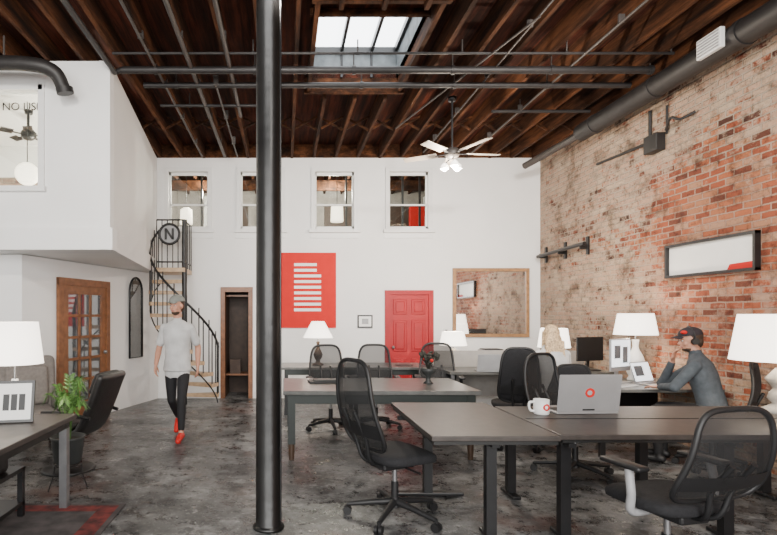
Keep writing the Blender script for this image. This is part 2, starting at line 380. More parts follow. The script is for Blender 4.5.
g = G(); wallpoly(g, (-3.31, 6.54), (-2.36, 9.69), 0, 2.31, .12, 'white'); g.build('wall_angled')
g = G(); g.bb(-5.2, -3.31, 6.54, 6.66, 0, 2.31, 'white'); g.build('wall_alcove')
g = G(); g.bb(-5.2, -5.1, 6.14, 9.5, 2.43, H, 'white'); g.bb(-5.1, -2.6, 8.7, 8.8, 2.43, 3.85, 'brick2'); g.bb(-5.1, -2.6, 8.72, 8.8, 3.85, H, 'white'); g.bb(-5.1, -2.4, 6.15, 8.8, 4.38, 4.44, 'white'); g.build('wall_mezzanine_room')
g = G(); a, b_ = -3.75, -2.79
g.bb(a, b_, mf-.03, mf+.1, 4.14, 4.20, 'trimw'); g.bb(a-.04, b_+.04, mf-.06, mf+.1, 2.97, 3.03, 'trimw'); g.bb(b_-.05, b_+.02, mf-.03, mf+.1, 3, 4.2, 'trimw'); g.bb(a-.02, a+.07, mf-.03, mf+.1, 3, 4.2, 'trimw')
g.bb(a, b_, mf+.05, mf+.055, 3, 4.2, 'glass'); g.build('window_5')
g = G(); g.ell((0, 0, 0), .15, 'lantern', u=24, v=16); g.cyl((0, 0, .14), (0, 0, 4.39-3.42), .006, k='black')
for i in range(7): zz = -.12+.04*i; rr_ = math.sqrt(.15**2-zz*zz)+.001; g.tube([(rr_*math.cos(t*.3927), rr_*math.sin(t*.3927), zz) for t in range(16)], .002, 'paper', 5, True)
g.build('paper_lantern', (-3.42, 6.9, 3.42))
def fan(name, loc, rad, bk, drop, lit=True):
    g = G(); g.cyl((0, 0, .08), (0, 0, drop), .014, k='black'); g.lathe([(.01, .1), (.07, .09), (.1, .05), (.1, 0), (.06, -.04), (0.01, -.05)], 'conduit' if lit else 'black')
    g.lathe([(.01, 0), (.06, 0), (.05, -.05), (.0, -.06)], 'black', (0, 0, drop))
    for i in range(5):
        a = 2*math.pi*i/5+.1; c, s_ = math.cos(a), math.sin(a)
        g.box((c*.15, s_*.15, .02), (.14, .03, .01), 'black', rot=(0, 0, a))
        g.box((c*(.2+rad)/2, s_*(.2+rad)/2, .025), (rad-.2, .12, .01), bk, rot=(.2, 0, a), bev=.004)
    if lit:
        for i in range(3):
            a = 2*math.pi*i/3+.5; c, s_ = math.cos(a), math.sin(a)
            g.tube([(0, 0, -.04), (c*.06, s_*.06, -.07), (c*.09, s_*.09, -.1)], .01, 'black')
            g.lathe([(.015, .03), (.045, 0), (.055, -.05)], 'shade', (c*.1, s_*.1, -.12)); g.ell((c*.1, s_*.1, -.16), .042, 'bulb')
    return g.build(name, loc)
fan('ceiling_fan', (2.25, 7.0, 3.70), .66, 'fanblade', H-3.70)
fan('ceiling_fan', (-3.55, 7.2, 4.02), .36, 'black', 4.38-4.02, False)
cu = bpy.data.curves.new('window_lettering', 'FONT'); cu.body = 'NO USE'; cu.size = .13; cu.extrude = .002
o = bpy.data.objects.new('window_lettering', cu); bpy.context.collection.objects.link(o); o.location = (-3.29, 6.045, 3.93); o.rotation_euler = (R(90), 0, 0); cu.materials.append(M['black'])

# ceiling
SX0, SX1, SY0, SY1 = .36, 1.50, 5.45, 7.0
g = G(); holed(g, -5.4, 5.0, -3, 12.8, [(SX0, SX1, SY0, SY1)], lambda a, b_, c, d: g.bb(a, b_, c, d, DK, DK+.06, 'deck')); g.build('ceiling')
g = G()
xs = [-5.2+.41*i for i in range(25)]
for x in xs:
    t = .045
    if SX0-.02 < x < SX1+.02:
        g.bb(x-t/2, x+t/2, -3, SY0-.45, H, DK, 'joist'); g.bb(x-t/2, x+t/2, SY1+.05, BY+.1, H, DK, 'joist')
    else: g.bb(x-t/2, x+t/2, -3, BY+.1, H+random.uniform(-.012, .012), DK, 'joist')
    g.bb(x-t/2, x+t/2, BY+.2, 12.6, H, DK, 'joist')
g.bb(SX0-.1, SX1+.1, SY0-.05, SY0, H+.19, DK, 'joist'); g.bb(SX0-.1, SX1+.1, SY1, SY1+.05, H+.06, DK, 'joist'); g.bb(SX0-.1, SX1+.1, SY0-.50, SY0-.45, H+.06, DK, 'joist')
for x in (SX0-.04, SX1+.04): g.bb(x-.025, x+.025, SY0-.45, SY1, H+.08, DK, 'joist')
for k_ in range(len(xs)-1):
    for y in (3.2, 8.3):
        xm = (xs[k_]+xs[k_+1])/2
        for sgn in (1, -1): g.box((xm, y+sgn*.03, (H+DK)/2), (.40, .03, .03), 'joist', rot=(0, sgn*.5, 0))
g.build('ceiling_joists')
g = G(); g.bb(-2.6, RX, BY+.02, BY+.13, H, DK, 'joist'); g.build('leak_blocker_1')  # added filler over back wall, blocks upstairs light leaking between joists
g = G(); zt = 5.12
g.bb(SX0-.05, SX0, SY0, SY1, DK, zt, 'shaft'); g.bb(SX1, SX1+.05, SY0, SY1, DK, zt, 'shaft'); g.bb(SX0, SX1, SY1, SY1+.05, DK, zt, 'shaft'); g.bb(SX0, SX1, SY0-.05, SY0, DK, zt, 'shaft')
for x in (SX0+.02, SX0+.4, SX0+.8, SX1-.02): g.bb(x-.02, x+.02, SY0, SY1, zt-.05, zt+.02, 'black')
for y in (SY0+.02, SY1-.02): g.bb(SX0, SX1, y-.02, y+.02, zt-.05, zt+.02, 'black')
for x in (SX0+.4, SX0+.8): g.bb(x-.015, x+.015, SY1-.03, SY1, DK, zt, 'black')
g.build('skylight_shaft')
g = G(); g.bb(SX0, SX1, SY0, SY1, zt+.02, zt+.03, 'skyglow'); g.build('window_6')
g = G()
for x0_, x1_, y, z, r in ((-1.9, 4.28, 6.05, 4.40, .042), (-1.75, 4.28, 6.45, 4.40, .034), (-1.9, 4.28, 5.72, 4.43, .014), (-1.7, -.1, 7.1, 4.41, .02), (2.9, 4.28, 7.3, 4.41, .022)):
    g.cyl((x0_, y, z), (x1_, y, z), r, k='duct', seg=12)
    x = x0_+.4
    while x < x1_: g.cyl((x, y, z), (x, y, H+.1), .008, k='conduit', seg=6); g.cyl((x-.02, y, z), (x+.02, y, z), r*1.25, k='duct', seg=12); x += 1.15
g.tube(spline([(-1.9, 6.05, 4.40), (-1.98, 6.05, 4.38), (-1.98, 5.9, 4.37), (-1.98, 4.5, 4.37)], 5), .03, 'duct', 10)
g.build('sprinkler_pipes')
g = G()
for x, z, y0, y1, r in ((-1.5, 4.42, 1, 9.4, .016), (-1.09, 4.42, 1, 9.4, .026), (-.64, 4.42, 1, 7.5, .024), (3.3, 4.42, 4, 9.3, .014), (-.85, 4.38, 6.4, 9.3, .012), (2.45, 4.43, 3, 9.2, .012)):
    g.cyl((x, y0, z), (x, y1, z), r, k='conduit', seg=10)
    yy = y0
    while yy < y1: g.bb(x-.03, x+.03, yy-.01, yy+.01, z, H+.02, 'conduit'); yy += 1.1
g.cyl((1.7, 8.0, 4.42), (2.45, 5.0, 4.42), .012, k='conduit')
g.build('electrical_conduit')
g = G()
g.cyl((4.42, -1, 4.27), (4.42, 7.75, 4.27), .125, k='duct', seg=28)
for y in (1, 3, 5.0, 6.2, 7.4): g.cyl((4.42, y-.03, 4.27), (4.42, y+.03, 4.27), .135, k='duct', seg=28)
g.tube(spline([(4.42, 7.7, 4.27), (4.42, 8.0, 4.26), (4.3, 8.4, 4.2), (4.1, 8.9, 4.1)], 6), .055, 'conduit', 14)
g.build('ventilation_duct')
g = G(); g.box((0, 0, 0), (.05, .3, .2), 'trimw', bev=.008)
for i in range(6): g.box((-.028, 0, -.075+.03*i), (.012, .26, .008), 'greyplas', rot=(0, .5, 0))
g.build('air_vent_grille', (4.27, 5.22, 4.27))
g = G(); z = 4.24
g.tube(spline([(-4.6, 5.55, z), (-3.4, 5.55, z), (-2.75, 5.55, z-.01), (-2.5, 5.62, z-.06), (-2.42, 5.7, z-.22)], 8), .075, 'duct', 16)
g.cyl((-2.42, 5.7, z-.2), (-2.41, 5.71, z-.26), .09, k='duct'); g.cyl((-3.3, 5.55, z-.0), (-3.24, 5.55, z), .09, k='duct')
g.cyl((-3.0, 5.55, z), (-3.0, 5.55, H+.05), .01, k='conduit'); g.build('ventilation_pipe')
g = G(); Y = RX-.021
g.bb(RX-.12, RX, 6.5, 6.74, 3.62, 3.84, 'duct', bev=.01); g.cyl((Y, 6.75, 3.8), (Y, 6.75, 4.2), .02, k='duct'); g.cyl((Y, 6.45, 3.8), (Y, 6.45, 4.15), .014, k='duct')
g.cyl((Y, 6.5, 3.78), (Y, 7.9, 3.84), .018, k='duct'); g.tube(spline([(Y-.05, 6.4, 3.83), (Y-.14, 6.2, 3.9), (Y-.1, 6.1, 3.85), (Y, 6.0, 3.9)], 6), .016, 'duct')
g.build('electrical_junction_box')
g = G(); g.cyl((RX-.12, 8.05, 2.66), (RX-.12, 9.55, 2.62), .03, k='black')
for y in (8.15, 8.8, 9.45): g.bb(RX-.14, RX, y-.015, y+.015, 2.58, 2.66, 'black'); g.bb(RX-.03, RX, y-.03, y+.03, 2.5, 2.78, 'black')
g.build('wall_rail')

# ------------------------------------------------------------ wall-hung things
g = G(); fw, fh = 1.42, 1.28
for sx in (-1, 1): g.box((sx*(fw/2-.03), -.03, 0), (.06, .05, fh), 'oak', bev=.006)
for sz in (-1, 1): g.box((0, -.03, sz*(fh/2-.03)), (fw, .052, .06), 'oak', bev=.006)
g.bb(-fw/2+.05, fw/2-.05, -.02, -.012, -fh/2+.05, fh/2-.05, 'mirror'); g.build('framed_mirror', (3.83, BY, 1.78))
g = G(); fw, fh = 1.24, .40
for sx in (-1, 1): g.box((sx*(fw/2-.015), -.04, 0), (.03, .06, fh), 'black')
for sz in (-1, 1): g.box((0, -.04, sz*(fh/2-.015)), (fw, .062, .03), 'black')
g.bb(-fw/2+.02, fw/2-.02, -.03, 0, -fh/2+.02, fh/2-.02, 'paper')
g.add([(fw/2-.02, -.032, -fh/2+.02), (fw/2-.02, -.032, -fh/2+.10), (fw/2-.34, -.032, -fh/2+.09), (fw/2-.38, -.032, -fh/2+.02)], [(0, 1, 2, 3)], 'redposter'); g.build('framed_picture', (RX, 5.81, 2.20), R(-90))
g = G(); g.bb(-.51, .51, -.03, 0, -.7, .7, 'redposter')
for i in range(9):
    z = .48-i*.105; w = .5 if i not in (0, 1) else .42
    g.bb(-.27, -.27+w, -.034, -.03, z-.03, z+.022, 'paper')
g.build('red_poster', (.44, BY-.002, 2.01))
g = G(); g.bb(-.14, .14, -.03, 0, -.12, .12, 'black'); g.bb(-.115, .115, -.034, -.03, -.095, .095, 'paper'); g.bb(-.06, .06, -.036, -.034, -.05, .05, 'greyplas'); g.build('framed_picture', (1.49, BY, 1.43))
g = G(); g.bb(-.05, .05, -.03, 0, -.06, .06, 'trimw'); g.bb(-.02, .02, -.036, -.03, -.03, .03, 'greyplas'); g.build('light_switch', (3.0, BY, 1.25))
ang = math.atan2(.957, .289)
g = G(); W = 1.14
g.bb(-W/2, -W/2+.09, -.05, .0, 0, 2.06, 'doorwood'); g.bb(W/2-.09, W/2, -.05, 0, 0, 2.06, 'doorwood'); g.bb(-W/2, W/2, -.051, 0, 1.97, 2.07, 'doorwood')
g.bb(-W/2+.09, -W/2+.2, -.035, 0, 0.01, 1.97, 'doorwood'); g.bb(W/2-.2, W/2-.09, -.035, 0, .01, 1.97, 'doorwood'); g.bb(-W/2+.2, W/2-.2, -.035, 0, 1.85, 1.97, 'doorwood'); g.bb(-W/2+.2, W/2-.2, -.035, 0, .01, .3, 'doorwood')
g.bb(-W/2+.2, W/2-.2, -.012, -.006, .3, 1.85, 'glassdoor'); g.bb(-W/2+.2, W/2-.2, -.004, -.001, .3, 1.85, 'greyplas')
for i in (1, 2): x = -W/2+.2+i*(W-.4)/3; g.bb(x-.018, x+.018, -.03, 0, .3, 1.85, 'doorwood')
for i in range(1, 5): z = .3+i*1.55/5; g.bb(-W/2+.2, W/2-.2, -.03, 0, z-.018, z+.018, 'doorwood')
g.ell((W/2-.15, -.07, .98), .03, 'chrome'); g.build('door_3', (-2.965, 7.66, 0), ang)
g = G(); w, h0, h1 = .19, -.68, .45
pts = [(-w, -.025, h0), (-w, -.025, h1)]+[(-w*math.cos(a), -.025, h1+.24*math.sin(a)) for a in [math.pi*i/12 for i in range(1, 12)]]+[(w, -.025, h1), (w, -.025, h0)]
g.tube(pts, .018, 'black', 8, True); g.add([(p[0], -.02, p[2]) for p in pts], [tuple(range(len(pts)))], 'glassdoor'); g.add([(p[0], -.012, p[2]) for p in pts], [tuple(range(len(pts)))], 'greyfab')
g.build('arched_mirror', (-2.585, 8.95, 1.5), ang)

# ------------------------------------------------------------ column
g = G(); g.lathe([(.0, 0), (.115, 0), (.115, .015), (.1, .025), (.094, .035), (.092, 1.2), (.091, 2.8), (.088, 4.36), (.12, 4.38), (.12, H-.001), (0, H-.001)], 'blackgloss', seg=40)
g.tube([(.088, -.03, .06), (.087, -.03, 2.0), (.085, -.03, 4.3)], .008, 'black'); g.build('steel_column', (-.12, 3.8, 0))

# ------------------------------------------------------------ spiral stair
g = G(); r = .60; zt_ = 2.36; ns = 11
g.cyl((0, 0, 0), (0, 0, 3.2), .045, k='black')
hel = []
for i in range(ns):
    a = R(150+i*20); z = zt_-(i+1)*zt_/(ns+1)
    a0, a1 = a, a+R(24)
    V = []
    for zz in (z-.06, z):
        V += [(.03*math.cos(a0), .03*math.sin(a0), zz)]+[(r*math.cos(a0+(a1-a0)*t/4), r*math.sin(a0+(a1-a0)*t/4), zz) for t in range(5)]
    g.add(V, [(0, 5, 4, 3, 2, 1), (6, 7, 8, 9, 10, 11)]+[(j, (j+1) % 6, 6+(j+1) % 6, 6+j) for j in range(6)], 'tread')
    for t in (0.1, .6):
        aa = a0+(a1-a0)*t; g.cyl((r*.97*math.cos(aa), r*.97*math.sin(aa), z-.02), (r*.97*math.cos(aa), r*.97*math.sin(aa), z+.88), .011, k='black', seg=6)
    for t in (0, .5): aa = a0+R(20)*t; hel.append((r*.97*math.cos(aa), r*.97*math.sin(aa), z+.9-t*zt_/(ns+1)))
g.tube(hel, .02, 'black'); g.tube([(p[0]*.99, p[1]*.99, p[2]-.96) for p in hel], .012, 'black')
g.bb(-.48, .02, -.1, .60, zt_-.07, zt_, 'tread')
def rail(p, q, n):
    p = Vector(p); q = Vector(q)
    for hh in (.1, .82): g.tube([p+Vector((0, 0, hh)), q+Vector((0, 0, hh))], .014, 'black')
    for i in range(n+1): c = p.lerp(q, i/n); g.cyl(c, c+Vector((0, 0, .82)), .01, k='black', seg=6)
rail((-.46, -.09, zt_), (.0, -.09, zt_), 5); rail((.01, -.09, zt_), (.01, .58, zt_), 4)
g.build('spiral_staircase', (-1.74, 9.0, 0))
g = G(); g.tube([(.17*math.cos(t*math.pi/16), 0, .17*math.sin(t*math.pi/16)) for t in range(32)], .022, 'black', 8, True)
g.cyl((0, .01, 0), (0, .015, 0), .16, k='greyplas', seg=28)
for x in (-.06, .06): g.box((x, -.01, 0), (.035, .03, .19), 'black')
g.box((0, -.01, 0), (.035, .03, .2), 'black', rot=(0, R(-33), 0)); g.build('round_letter_sign', (-1.97, 8.86, 2.93))

# ------------------------------------------------------------ furniture
def office_chair(loc, face, h=1.15, arms=None, mesh='meshdark', w=.23, seatz=.49, name='office_chair', rake=.14, base=.33):
    g = G()
    for i in range(5):
        a = 2*math.pi*i/5+.3; c, s_ = math.cos(a), math.sin(a)
        g.tube([(c*.03, s_*.03, .125), (c*.16, s_*.16, .11), (c*base, s_*base, .08)], [.03, .024, .017], 'plastic', 8)
        for sd in (-1, 1): g.cyl((c*base-s_*(.006*sd), s_*base+c*(.006*sd), .032), (c*base-s_*.028*sd, s_*base+c*.028*sd, .032), .032, k='plastic', seg=14)
        g.cyl((c*base, s_*base, .03), (c*base, s_*base, .085), .01, k='plastic', seg=8)
    g.cyl((0, 0, .085), (0, 0, .16), .04, .034, 'plastic'); g.cyl((0, 0, .16), (0, 0, .28), .028, k='plastic'); g.cyl((0, 0, .28), (0, 0, seatz-.08), .018, k='chrome')
    g.box((0, -.03, seatz-.07), (.2, .28, .05), 'plastic', bev=.015); g.cyl((.08, 0, seatz-.075), (.27, .02, seatz-.085), .008, k='plastic', seg=8)
    def cush(sz, zt):
        def f(u, v):
            a = 2*math.pi*u; ph = math.pi*(v-.5); cx = math.cos(a); sx = math.sin(a); cp = max(math.cos(ph), 0)**.35
            sq = (abs(cx)**4+abs(sx)**4)**-.25
            x = cx*sq*.255*cp; y = sx*sq*.245*cp
            z = math.copysign(abs(math.sin(ph))**.6, math.sin(ph))*.045
            if y > .12: z -= (y-.12)**2*1.8
            return (x, y+.02, zt+z)
        g.grid(f, 36, 12, 'fabric')
    cush(0, seatz)
    z0 = seatz+.07; z1 = h
    def bk(u, v):
        uu = 2*u-1; vv = 2*v-1
        ww = w*(max(0, 1-abs(vv)**5))**(1/4)*(1-.14*vv)
        return (uu*ww, -.235-rake*v*1.0-.045*(1-uu*uu)+.05*math.sin(math.pi*v)*-1, z0+(z1-z0)*v)
    g.grid(bk, 14, 24, mesh)
    N_ = 36
    ts = [.5-.5*math.cos(math.pi*t/N_) for t in range(N_+1)]
    out = [bk(1, t) for t in ts]+[bk(0, t) for t in reversed(ts)]
    out = [p for i, p in enumerate(out) if (Vector(p)-Vector(out[i-1])).length > .004]
    g.tube(out, .016, 'plastic', 8, True)
    g.grid(lambda u, v: tuple(Vector(bk(u, .16+.16*v))+Vector((0, -.012, 0))), 12, 4, 'plastic')
    for xs_ in (-.07, .07): g.tube(spline([(0, -.1, seatz-.06), (xs_*.6, -.25, seatz-.02), (xs_, -.31, z0+.08), tuple(Vector((xs_, -.0, 0))+Vector((0, bk(.5, .45)[1]-.02, bk(.5, .45)[2])))], 6), .015, 'plastic', 8)
    if arms:
        for sd in (-1, 1):
            g.tube(spline([(sd*.1, 0, seatz-.06), (sd*.27, -.02, seatz-.05), (sd*.295, -.04, seatz+.06), (sd*.29, -.02, seatz+.19)], 6), .024, arms, 8)
            g.box((sd*.285, .02, seatz+.21), (.085, .27, .03), 'plastic', bev=.014, seg=3)
    rz = math.atan2(face[1], face[0])-math.pi/2
    return g.build(name, loc, rz)
office_chair((.84, 3.98, 0), (.90, .42), 1.22, base=.36, w=.235)
office_chair((2.80, 5.02, 0), (.45, -.90), 1.15, base=.36, w=.25)
office_chair((2.22, 3.02, 0), (-.22, .97), 1.07, arms='greyplas', mesh='meshlight', w=.27, base=.36)
office_chair((.62, 7.05, 0), (.1, -1), 1.12, mesh='meshlight', arms='plastic')
office_chair((1.25, 7.15, 0), (-.1, -1), 1.12, mesh='meshlight', arms='plastic')
office_chair((2.12, 7.15, 0), (-.2, -1), 1.14, mesh='meshlight', arms='plastic')
office_chair((2.72, 6.15, 0), (.3, 1), 1.18, mesh='fabric', w=.2)
office_chair((4.29, 5.22, 0), (-.7, .7), 1.09, w=.25, mesh='fabric', rake=.06, base=.3)
office_chair((3.45, 6.62, 0), (0, 1), .95, mesh='fabric')

def tleg(g, x, y, zt, along='x', half=.32, k='black'):
    g.bb(x-.035, x+.035, y-.03, y+.03, .04, zt, k)
    d = (half*2, .07, .03) if along == 'x' else (.07, half*2, .03)
    g.box((x, y, .025), d, k, bev=.008); d2 = (half*1.7, .05, .03) if along == 'x' else (.05, half*1.7, .03); g.box((x, y, zt-.015), d2, k)
g = G(); T = .745
g.box((1.405, 4.12, T-.018), (.86, 1.34, .036), 'top', bev=.006); g.bb(.99, 1.82, 3.46, 4.78, T-.06, T-.037, 'edge')
tleg(g, 1.22, 4.45, T-.06, 'x', .3); tleg(g, 1.42, 3.6, T-.06, 'y', .12); g.bb(1.2, 1.45, 3.6, 4.45, T-.09, T-.06, 'black')
g.build('work_table')
g = G()
g.box((3.05, 4.04, T-.018), (2.4, 1.10, .036), 'top', bev=.006); g.bb(1.88, 4.22, 3.52, 4.56, T-.06, T-.037, 'edge')
g.bb(1.87, 4.22, 4.03, 4.05, T, T+.004, 'edge')
for x in (1.93, 3.05, 4.1):
    for y in (3.6, 4.45): tleg(g, x, y, T-.06, 'y', .13)
g.bb(1.93, 4.1, 4.0, 4.05, T-.12, T-.06, 'black'); g.build('work_table')
g = G()
g.box((1.03, 6.05, .725), (2.1, 1.12, .045), 'topgrey', bev=.006); g.bb(.04, 2.02, 5.55, 6.55, .60, .70, 'green')
for x in (.07, 1.99):
    for y in (5.58, 6.52):
        g.cyl((x, y, 0), (x, y, .18), .028, .036, 'darkwood'); g.bb(x-.04, x+.04, y-.04, y+.04, .17, .70, 'green')
g.build('long_table')
g = G(); g.box((1.1, 8.4, .725), (2.3, .8, .04), 'topgrey', bev=.005); g.bb(0.0, 2.2, 8.05, 8.75, .62, .705, 'green')
for x in (.02, 1.1, 2.17):
    for y in (8.08, 8.72): g.bb(x-.03, x+.03, y-.03, y+.03, 0, .70, 'black')
g.build('side_table')
g = G(); g.box((3.05, 8.65, .735), (1.3, .7, .04), 'trimw', bev=.005); g.bb(2.42, 3.68, 8.36, 8.98, .0, .72, 'greywall')
for x in (2.73, 3.36): g.box((x, 8.35, .36), (.58, .02, .66), 'trimw', bev=.005); g.box((x, 8.33, .6), (.16, .02, .02), 'black')
g.build('sideboard')
g = G(); g.box((3.45, 7.65, .735), (2.3, .8, .04), 'topgrey', bev=.005)
for x in (2.35, 4.5):
    for y in (7.3, 8.0): g.bb(x-.025, x+.025, y-.025, y+.025, 0, .72, 'chrome')
g.bb(2.3, 4.6, 8.0, 8.03, .3, 1.0, 'greywall'); g.build('desk')
g = G(); g.box((4.06, 6.11, .73), (1.36, 1.02, .035), 'topgrey', bev=.005)
for x in (3.45, 4.66):
    for y in (5.66, 6.56): g.bb(x-.025, x+.025, y-.025, y+.025, 0, .715, 'black')
g.bb(3.5, 4.66, 6.5, 6.53, .35, .7, 'black'); g.build('desk')
g = G(); g.box((-2.5, 3.55, T-.02), (1.6, 1.4, .04), 'top', bev=.006); g.bb(-3.25, -1.74, 2.9, 4.2, T-.1, T-.04, 'edge')
for x in (-3.2, -1.77):
    for y in (2.93, 4.17): g.bb(x-.03, x+.03, y-.03, y+.03, 0, T-.04, 'chrome')
g.build('desk')
g = G(); g.bb(-3.1, -2.0, 3.45, 4.0, .36, .39, 'edge'); g.bb(-3.1, -2.0, 3.45, 4.0, .1, .13, 'edge')
for x in (-3.08, -2.02):
    for y in (3.47, 3.98): g.bb(x-.02, x+.02, y-.02, y+.02, 0.015, .38, 'black')
g.box((-2.3, 3.7, .46), (.5, .35, .14), 'leather', bev=.03); g.ell((-2.35, 3.7, .2), (.2, .15, .07), 'plastic'); g.build('storage_shelf')
g = G(); g.bb(-3.4, -1.30, 2.6, 4.25, 0, .010, 'rug')
g.bb(-1.48, -1.34, 2.7, 4.2, .010, .012, 'rugred'); g.bb(-3.3, -1.48, 4.08, 4.2, .010, .012, 'rugred'); g.build('floor_rug')

# lamps
def lamp(loc, prof, sh, zb, zt, rb, rt, base='lampwood', e=12, name='table_lamp'):
    emp = empty(name, loc)
    g = G(); g.lathe(prof, base); g.cyl((0, 0, prof[-1][1]-.01), (0, 0, zb+.08), .008, k='chrome')
    g.build('base', parent=emp)
    g = G(); g.lathe([(rb, zb), (rt, zt), (rt-.004, zt-.002), (rb-.004, zb+.002)], 'shade', seg=40); g.ell((0, 0, (zb+zt)/2-.02), .035, 'bulb')
    for i in range(3): a = i*2.094; g.cyl((0, 0, zt-.02), (rt*math.cos(a), rt*math.sin(a), zt-.01), .003, k='chrome', seg=6)
    g.build('shade', parent=emp)
    l = bpy.data.lights.new('bulb_light', 'POINT'); l.energy = e; l.color = (1, .80, .58); l.shadow_soft_size = .04
    o = bpy.data.objects.new('bulb_light', l); bpy.context.collection.objects.link(o); o.parent = emp; o.location = (0, 0, (zb+zt)/2+.06)
urn = [(0, 0), (.09, 0), (.09, .02), (.04, .04), (.03, .07), (.06, .12), (.075, .17), (.05, .23), (.025, .28), (.02, .34), (.03, .36), (.02, .38)]
lamp((.53, 8.35, .747), urn, 0, .44, .70, .24, .1, 'closet', 24)
lamp((4.05, 4.25, .747), [(0, 0), (.13, 0), (.13, .03), (.09, .05), (.05, .08), (.085, .12), (.07, .17), (.045, .2), (.07, .24), (.1, .28), (.06, .33), (.03, .37)], 0, .43, .81, .33, .27, e=20)
lamp((4.3, 6.38, .748), [(0, 0), (.09, 0), (.09, .02), (.07, .05), (.1, .12), (.11, .2), (.08, .3), (.04, .38), (.03, .42), (.04, .5)], 0, .56, .82, .235, .19, 'trimw', e=20)
lamp((3.93, 7.6, .756), [(0, 0), (.08, 0), (.08, .02), (.05, .05), (.08, .12), (.05, .2), (.03, .26)], 0, .32, .6, .22, .18, 'trimw', e=22)
lamp((2.78, 8.6, .756), [(0, 0), (.07, 0), (.07, .02), (.03, .04), (.06, .1), (.07, .16), (.04, .24)], 0, .29, .52, .22, .17, 'lampwood', e=20)
lamp((-2.14, 4.12, .745), [(0, 0), (.09, 0), (.09, .02), (.03, .04), (.05, .1), (.03, .2), (.025, .3)], 0, .42, .75, .21, .17, 'trimw', e=14)

# electronics
def laptop(loc, rz, w, h, tilt, body='silver', scr='screen', logo=False):
    g = G(); d = w*.62
    g.box((0, d/2, .009), (w, d, .016), body, bev=.005); g.box((0, d*.55, .018), (w*.86, d*.42, .003), 'plastic'); g.box((0, d*.18, .018), (w*.35, d*.22, .002), 'greyplas')
    mx = Matrix.Translation((0, d, .018)) @ Matrix.Rotation(-tilt, 4, 'X')
    def lid(c, dd, k, bev=0):
        bm = bmesh.new(); bmesh.ops.create_cube(bm, size=1); bmesh.ops.scale(bm, vec=dd, verts=bm.verts)
        if bev: bmesh.ops.bevel(bm, geom=bm.edges[:], offset=bev, segments=2, affect='EDGES')
        bmesh.ops.translate(bm, vec=c, verts=bm.verts); g.bm(bm, k, False, mx)
    lid((0, 0, h/2), (w, .01, h), body, .004); lid((0, -.006, h/2), (w*.94, .003, h*.9), scr)
    if scr == 'screen': lid((-w*.15, -.008, h*.55), (w*.45, .002, h*.5), 'screendk')
    if logo:
        for rr_, th, kk, dx in ((.038, .007, 'redposter', 0), (.02, .0095, 'greyplas', .005)):
            bm = bmesh.new(); bmesh.ops.create_cone(bm, cap_ends=True, segments=28, radius1=rr_, radius2=rr_, depth=.004); bmesh.ops.rotate(bm, matrix=Matrix.Rotation(math.pi/2, 3, 'X'), verts=bm.verts); bmesh.ops.translate(bm, vec=(dx, th, h*.52), verts=bm.verts); g.bm(bm, kk, False, mx)
        lid((0, .0065, .02), (.1, .003, .012), 'plastic')
    g.build('laptop', loc, rz)
laptop((2.44, 4.54, .746), R(180)+R(3), .52, .31, R(8), logo=True)
laptop((4.30, 5.90, .748), R(24), .34, .24, R(18))
laptop((2.9, 7.45, .756), R(170), .36, .24, R(15), 'greyplas'); laptop((3.35, 7.72, .756), R(175), .34, .23, R(12), 'silver')
def mug2(loc):
    g = G(); g.lathe([(0, .0), (.055, 0), (.06, .01), (.06, .12), (.054, .12), (.053, .012), (0, .012)], 'trimw', seg=32)
    g.tube(spline([(-.058, 0, .10), (-.095, 0, .095), (-.1, 0, .06), (-.085, 0, .03), (-.057, 0, .025)], 6), .01, 'trimw')
    g.ell((.012, -.057, .062), (.028, .006, .03), 'redposter'); g.ell((.012, -.06, .062), (.014, .006, .016), 'trimw'); g.build('coffee_mug', loc)
mug2((2.08, 4.22, .746))
def monitor(loc, rz, w, h, z0, body='silver', lit=True):
    g = G(); g.box((0, 0, .008), (.22, .18, .014), body, bev=.004); g.box((0, .04, z0/2+.04), (.06, .015, z0+.1), body, rot=(.12, 0, 0))
    g.box((0, 0, z0+h/2), (w, .025, h), body, bev=.006); g.box((0, -.015, z0+h/2+.02), (w*.94, .004, h*.82), 'screen' if lit else 'plastic')
    if lit:
        g.box((-w*.2, -.018, z0+h*.6), (w*.3, .003, h*.4), 'screendk'); g.box((w*.2, -.018, z0+h*.5), (w*.25, .003, h*.5), 'screendk')
    g.build('desktop_monitor', loc, rz)
monitor((3.96, 6.15, .748), R(30), .42, .38, .14)
monitor((4.35, 7.42, .756), R(20), .5, .34, .14, 'plastic', False)
g = G(); g.box((0, 0, .11), (.36, .34, .22), 'greyplas', bev=.02); g.box((0, -.17, .05), (.28, .06, .02), 'trimw'); g.box((0, .02, .225), (.3, .26, .02), 'plastic', bev=.006); g.build('printer', (3.42, 8.6, .756))
g = G(); w, h = .28, .31
for sx in (-1, 1): g.box((sx*(w/2-.01), 0, h/2), (.02, .02, h), 'black', rot=(0, 0, 0))
for z in (.01, h-.01): g.box((0, 0, z), (w, .021, .02), 'black')
g.bb(-w/2+.01, w/2-.01, -.004, .006, .01, h-.01, 'paper')
for x in (-.055, .0, .055): g.box((x, -.006, .15), (.042, .004, .12), 'plastic')
g.box((0, .06, .1), (.04, .01, .22), 'black', rot=(-.45, 0, 0)); o = g.build('framed_picture', (-2.03, 3.88, .747), R(14)); o.rotation_euler = (R(-12), 0, R(12))
g = G(); g.box((0, 0, .012), (.34, .22, .02), 'plastic', bev=.006); g.box((.02, 0, .03), (.26, .17, .014), 'pot', bev=.004); g.build('document_tray', (.45, 6.2, .748), .1)
g = G(); g.lathe([(0, 0), (.06, 0), (.03, .03), (.025, .08), (.08, .13), (.1, .18), (.095, .18), (.06, .13), (0, .12)], 'pot')
